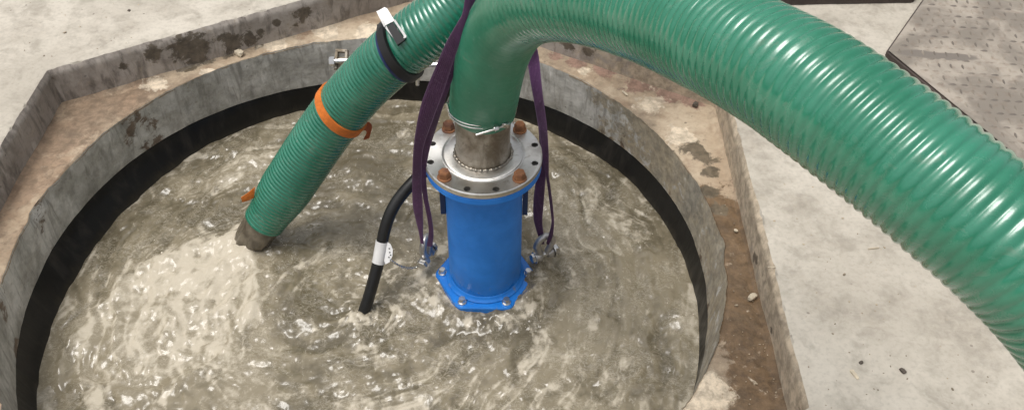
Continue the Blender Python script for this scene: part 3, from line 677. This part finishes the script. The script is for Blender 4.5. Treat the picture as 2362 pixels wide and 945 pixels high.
R3 = [(1172, -420), (1174, -200), (1180, -60), (1216, 40), (1241, 120), (1250, 203), (1260, 279), (1265, 340), (1266, 385), (1266, 405), (1271, 440), (1276, 480), (1278, 515), (1275, 545), (1266, 564)]
obj('sling_leg', rib_px(L3, R3, [1.95, 2.04, 2.1, 2.1, 2.08, 2.03, 2.0, 1.97, 1.965, 1.965, 1.97, 1.98, 1.99, 2.0, 2.01], .005), M['sling'], sl, 60, across=True)
L4 = [(1222, 130), (1236, 240), (1244, 330), (1240, 390), (1234, 430), (1230, 470), (1231, 506), (1240, 540), (1247, 562)]
R4 = [(1243, 130), (1254, 240), (1260, 330), (1260, 390), (1257, 430), (1254, 470), (1251, 510), (1254, 540), (1256, 562)]
obj('sling_leg', rib_px(L4, R4, [2.12, 2.09, 2.06, 2.05, 2.04, 2.035, 2.03, 2.025, 2.02], .005), M['sling'], sl, 60, across=True)
# shackles
def shackle(px, py, y, rz, label):
    c = at_y(px, py, y); t = thing('shackle', c, label, 'shackle', 'shackles on the sling ends')
    a = np.linspace(-.28*PI, 1.28*PI, 26); w, hh = .026, .036
    bow = np.stack([w*np.cos(a)*(1-.18*(np.sin(a) < 0)), 0*a, .036+hh*np.sin(a)], 1)
    bow = bow*1.0
    bow = np.vstack([[bow[0][0]-.001, 0, -.006], bow, [bow[-1][0]+.001, 0, -.006]])
    R = np.array([[math.cos(rz), -math.sin(rz), 0], [math.sin(rz), math.cos(rz), 0], [0, 0, 1]])
    f = lambda V: 1.12*np.asarray(V)@R.T+c
    g = tube(bow, .0105, 14); obj('bow', (f(g[0]), g[1]), M['chrome'], t)
    for sx in (-1, 1):
        g = lathe([(.014, -.009), (.0155, -.005), (.0155, .005), (.014, .009)], 20, (sx*.019, 0, -.004), (1, 0, 0)); obj('eye', (f(g[0]), g[1]), M['chrome'], t)
    g = tube(np.array([(-.034, 0, -.004), (.034, 0, -.004)]), .0075, 14); pn = obj('pin', (f(g[0]), g[1]), M['zinc'], t)
    g = hexbolt((.030, 0, -.004), .0165, .014, (1, 0, 0)); obj('nut', (f(g[0]), g[1]), M['zinc'], pn, 25)
    g = hexbolt((-.030, 0, -.004), .0150, .010, (-1, 0, 0)); obj('head', (f(g[0]), g[1]), M['zinc'], pn, 25)
shackle(985, 588, 2.0, math.radians(72), 'steel bow shackle left of the blue pump, with a thin chain tied to it')
shackle(1255, 584, 2.02, math.radians(28), 'steel bow shackle right of the blue pump, on the sling end without a chain')

# ------------------------------------------------------------------ power cable, sleeve, chain
cp = [(1010, 372, 2.80), (975, 398, 2.80), (945, 428, 2.80), (918, 460, 2.805), (900, 492, 2.81), (888, 528, 2.825), (881, 560, 2.84), (874, 600, 2.855), (862, 645, 2.87), (849, 690, 2.885), (838, 722, 2.90), (828, 755, 2.93), (818, 790, 2.97)]
Pc, sc = spline([at_d(*q) for q in cp], .006); Pc = relax(Pc, 12)
cab = thing('power_cable', Pc[-1], 'thick black power cable bending down into the water left of the pump', 'cable')
obj('cable_jacket', tube(Pc, .0188, 24), M['black'], cab)
pj = np.array([CY-F*((p-EYE)@_u)/((p-EYE)@_fw) for p in Pc]); ii = np.where((pj > 554) & (pj < 606))[0]
obj('white_sleeve', tube(Pc[ii], .0204, 24), M['white'], cab, 40)
dt = 2.83
tag_ = obj('label_tag', slab([(893, 557), (901, 563), (906, 575), (905, 590), (899, 604), (889, 609), (886, 600), (890, 580)], dt, .0025), M['white'], cab, 30)
for (x, y) in ((898, 573), (899, 582), (897, 593), (901, 588)):
    obj('print_mark', slab([(x-1.6, y-1.6), (x+1.6, y-1.2), (x+1.6, y+1.6), (x-1.6, y+1.2)], dt-.0012, .001), M['black'], tag_, 30)
A, Bq = at_d(902, 600, 2.83), at_y(974, 608, 1.985)
t = np.linspace(0, 1, 60); ch = A[None]*(1-t)[:, None]+Bq[None]*t[:, None]; ch[:, 2] -= .028*4*t*(1-t)
ch, sch = spline(ch, .0075); gs = []
Tc, Nc, Bc = frames(ch)
for i in range(len(ch)):
    u, v = (Nc[i], Bc[i]) if i % 2 else (Bc[i], Nc[i]); a = np.linspace(0, 2*PI, 13)
    gs.append(tube(ch[i]+np.outer(np.cos(a), Tc[i])*.0062+np.outer(np.sin(a), u)*.0034, .0013, 6, False))
obj('thin_chain', join(*gs), M['zinc'], label='thin steel chain slung from the white cable sleeve to a shackle', cat='chain')

# ------------------------------------------------------------------ bracket on the pit wall
yb = 2.885
br = thing('wall_bracket', at_y(785, 150, yb), 'small steel bracket with a bolt, fixed on the far pit wall behind the smaller hose', 'bracket')
obj('bracket_body', join(slab([(774, 115), (779, 115), (776, 158), (769, 158)], 3.06, .03), slab([(796, 115), (801, 116), (800, 158), (794, 158)], 3.06, .03), slab([(774, 113), (801, 114), (801, 120), (774, 119)], 3.06, .03), slab([(771, 132), (799, 132), (799, 160), (769, 160)], 3.072, .02)), M['stub'], br, 20)
obj('bracket_bolt', join(tube(np.array([at_d(762, 142, 3.05), at_d(850, 137, 3.05)]), .008, 10), hexbolt(at_d(772, 141.5, 3.05), .0155, .018, at_d(762, 142, 3.05)-at_d(772, 141.5, 3.05), False)), M['zinc'], br, 30)
rod = obj('steel_rod', tube(np.array([at_d(975, 152, 3.0), at_d(1045, 146, 3.0)]), .008, 10), M['zinc'], label='short bright steel rod across the far pit wall, half hidden by the purple sling', cat='rod')

# ------------------------------------------------------------------ steel cover plates beyond the deck
def tread_plate(name, corners, h, label, pud=None, lip=True):
    c = np.array([np.append(at_z(*q, 0)[:2], 0) for q in corners]) if len(corners[0]) == 2 and corners[0][0] > 100 else np.array(corners, float)
    t = thing(name, c.mean(0), label, 'cover plate')
    o, ex, ey = c[0], c[1]-c[0], c[3]-c[0]
    m = 60; uu, vv = np.meshgrid(np.linspace(0, 1, m), np.linspace(0, 1, m)); W = o+uu[..., None]*ex+vv[..., None]*ey
    W[..., 2] = h; V = W.reshape(-1, 3); p = 0*V[:, 0]
    if pud is not None:
        for px, py, rx, ry in pud:
            q = at_z(px, py, h); p = np.maximum(p, np.exp(-((V[:, 0]-q[0])/rx)**2-((V[:, 1]-q[1])/ry)**2))
    lx, ly = ex/np.linalg.norm(ex), ey/np.linalg.norm(ey); Lx, Ly = np.linalg.norm(ex), np.linalg.norm(ey)
    f = grid_faces(m, m, False); gs = [(V, f)]; pa = [p]
    sp = .040
    for i in range(int(Lx/sp)-1):
        for j in range(int(Ly/sp)-1):
            b = o+lx*(i+1)*sp+ly*(j+1)*sp; d = (lx+ly) if (i+j) % 2 else (lx-ly); d = d/np.linalg.norm(d); e = np.cross([0, 0, 1], d)
            Vb = np.array([b-d*.015, b-d*.005-e*.0045, b+d*.005-e*.0045, b+d*.015, b+d*.005+e*.0045, b-d*.005+e*.0045, b-d*.005, b+d*.005]); Vb[:, 2] = h-.0005; Vb[6:, 2] = h+.005
            gs.append((Vb, [(0, 1, 6), (1, 2, 7, 6), (2, 3, 7), (3, 4, 7), (4, 5, 6, 7), (5, 0, 6)])); pa.append(np.full(8, .15+.6*((i*7+j*13+i*j)%7)/6))
    pl = obj('plate_top', join(*gs), M['plate'], t, 40, attrs={'puddle': np.concatenate(pa)})
    E = []
    for a, b in ((c[0], c[1]), (c[1], c[2]), (c[2], c[3]), (c[3], c[0])):
        mid, dr = (a+b)/2, (b-a); E.append(box((mid[0], mid[1], (h-.006)/2+.001), (np.linalg.norm(dr)-.002, .012, h-.006), (0, 0, 1), dr/np.linalg.norm(dr), .002))
    obj('plate_edge', join(*E), M['rustedge'], t, 30)
    return t
c0 = np.append(at_z(2044, 132, 0)[:2], 0); e1 = np.append(at_z(2160, 228, 0)[:2], 0)-c0; e2 = np.append(at_z(2128, 12, 0)[:2], 0)-c0
e1 *= 1.2/np.linalg.norm(e1); e2 *= .95/np.linalg.norm(e2)
tread_plate('tread_plate', [c0, c0+e1, c0+e1+e2, c0+e2], .028, 'pale steel tread plate with a grey puddle, lying beside the large hose', [(2110, 122, .09, .022), (2150, 128, .10, .022), (2200, 132, .10, .025)])
w0 = np.append(at_z(1800, 13, 0)[:2], 0); 
tread_plate('rusty_cover_plate', [w0+[-.1, .0, 0], np.array([1.49, w0[1]+.03, 0]), np.array([1.96, w0[1]+.7, 0]), w0+[-.1, .7, 0]], .05, 'rusty dark edged cover plate along the far side of the deck')

# ------------------------------------------------------------------ loose bits
def bit(name, px, py, z, s, seed, mat, label, cat):
    p = at_z(px, py, z); obj(name, blob((p[0], p[1], z+s[2]*.6), s, seed), M[mat], flat=True, label=label, cat=cat, group={'chip': 'loose concrete chips', 'dirt': 'crumbs of dirt', 'splinter': 'pale splinters', 'chunk': 'concrete chunks'}.get(cat))
bit('concrete_chip', 1971, 864, 0, (.0055, .018, .004), 0.25, 'chip', 'pale elongated chip on the right deck, nearest the bottom edge', 'chip')
bit('dirt_lump', 2082, 856, 0, (.010, .007, .005), 3, 'dark_chip', 'dark brown dirt lump on the right deck, right of the pale elongated chip', 'dirt')
bit('dirt_lump', 1986, 836, 0, (.007, .005, .003), 4, 'dark_chip', 'small dark dirt crumb just above the pale elongated chip', 'dirt')
bit('wood_splinter', 2015, 573, 0, (.021, .0022, .003), 0.1, 'chip', 'thin pale splinter on the deck close below the large hose', 'splinter')
bit('wood_splinter', 1780, 616, 0, (.014, .0018, .002), 0.0, 'chip', 'thin pale splinter lying at the edge of the step', 'splinter')
bit('concrete_chunk', 1735, 686, Z_LEDGE, (.011, .019, .009), 5, 'chip', 'rough pale concrete chunk in the muddy gutter below the step', 'chunk')
bit('concrete_chip', 1697, 533, Z_LEDGE, (.006, .008, .005), 6, 'chip', 'small pale chip in the gutter, farther up than the rough chunk', 'chip')
bit('concrete_chunk', 553, 126, Z_LEDGE, (.022, .016, .014), 7, 'chip', 'pale round concrete lump on the far left ledge rim', 'chunk')
bit('steel_nut', 1604, 244, Z_LEDGE, (.012, .011, .010), 8, 'dark_chip', 'dark nut lying on the ledge under the large hose', 'nut')
bit('wood_splinter', 1441, 216, Z_LEDGE, (.004, .018, .004), 0.35, 'chip', 'short pale splinter on the ledge behind the pump', 'splinter')
bit('dirt_lump', 298, 26, 0, (.007, .006, .004), 9, 'dark_chip', 'dark crumb alone on the bright far left deck', 'dirt')
gs = []
for i in range(330):
    if i % 3 == 0:
        px, py = RNG.uniform(1760, 2362), RNG.uniform(380, 945); z = 0.
    elif i % 3 == 1:
        px, py = RNG.uniform(1660, 1810), RNG.uniform(430, 945); z = Z_LEDGE
    else:
        px, py = RNG.uniform(0, 900), RNG.uniform(0, 200); z = 0.
    p = at_z(px, py, z); rr = math.hypot(p[0]-PC[0], p[1]-PC[1]); hx = float(hexr(np.array([math.atan2(p[1]-PC[1], p[0]-PC[0])]))[0])
    if (z == 0 and rr < hx+.03) or (z < 0 and (rr > hx-.005 or rr < 1.085)): continue
    s_ = RNG.uniform(.0007, .0022)*(1.6 if RNG.uniform() < .06 else 1); gs.append(blob((p[0], p[1], z+s_*.2), (s_*RNG.uniform(.8, 2), s_, s_*.7), i*.37))
obj('grit', join(*gs), M['grit'], kind='stuff', flat=True)

for o in bpy.data.objects:
    if 'base' in o: del o['base']

# ------------------------------------------------------------------ camera, light
cam = bpy.data.cameras.new('camera'); co = bpy.data.objects.new('camera', cam); COL.objects.link(co)
cam.sensor_width = 36; cam.sensor_fit = 'HORIZONTAL'; cam.lens = F/2362*36; cam.clip_start = .05; cam.clip_end = 200
mw = Matrix(((_r[0], _u[0], -_fw[0], 0), (_r[1], _u[1], -_fw[1], 0), (_r[2], _u[2], -_fw[2], ZC), (0, 0, 0, 1)))
co.matrix_world = mw; scene.camera = co
SUN_DIR = Vector((-.24, -.10, .96)).normalized()      # towards the sun
w = bpy.data.worlds.new('World'); scene.world = w; w.use_nodes = True; nt = w.node_tree
sky = nt.nodes.new('ShaderNodeTexSky'); sky.sky_type = 'NISHITA'; sky.sun_disc = False
sky.sun_elevation = math.asin(SUN_DIR.z); sky.sun_rotation = math.atan2(SUN_DIR.x, SUN_DIR.y)
sky.air_density = 1.0; sky.dust_density = 6.0; sky.ozone_density = .6
hs = nt.nodes.new('ShaderNodeHueSaturation'); hs.inputs['Saturation'].default_value = .22
nt.links.new(sky.outputs[0], hs.inputs['Color']); nt.links.new(hs.outputs[0], nt.nodes['Background'].inputs[0]); nt.nodes['Background'].inputs[1].default_value = .14
sl_ = bpy.data.lights.new('sun', 'SUN'); sl_.energy = 1.2; sl_.angle = math.radians(28); sl_.color = (1, .965, .91)
so = bpy.data.objects.new('sun', sl_); COL.objects.link(so); so.rotation_euler = SUN_DIR.to_track_quat('Z', 'Y').to_euler(); so.location = (0, 0, 6)
vs = scene.view_settings; scene.display_settings.display_device = 'sRGB'; vs.view_transform = 'Standard'; vs.look = 'None'; vs.exposure = 0.16; vs.gamma = 1; vs.use_curve_mapping = False
scene.render.resolution_x, scene.render.resolution_y = 1024, 409
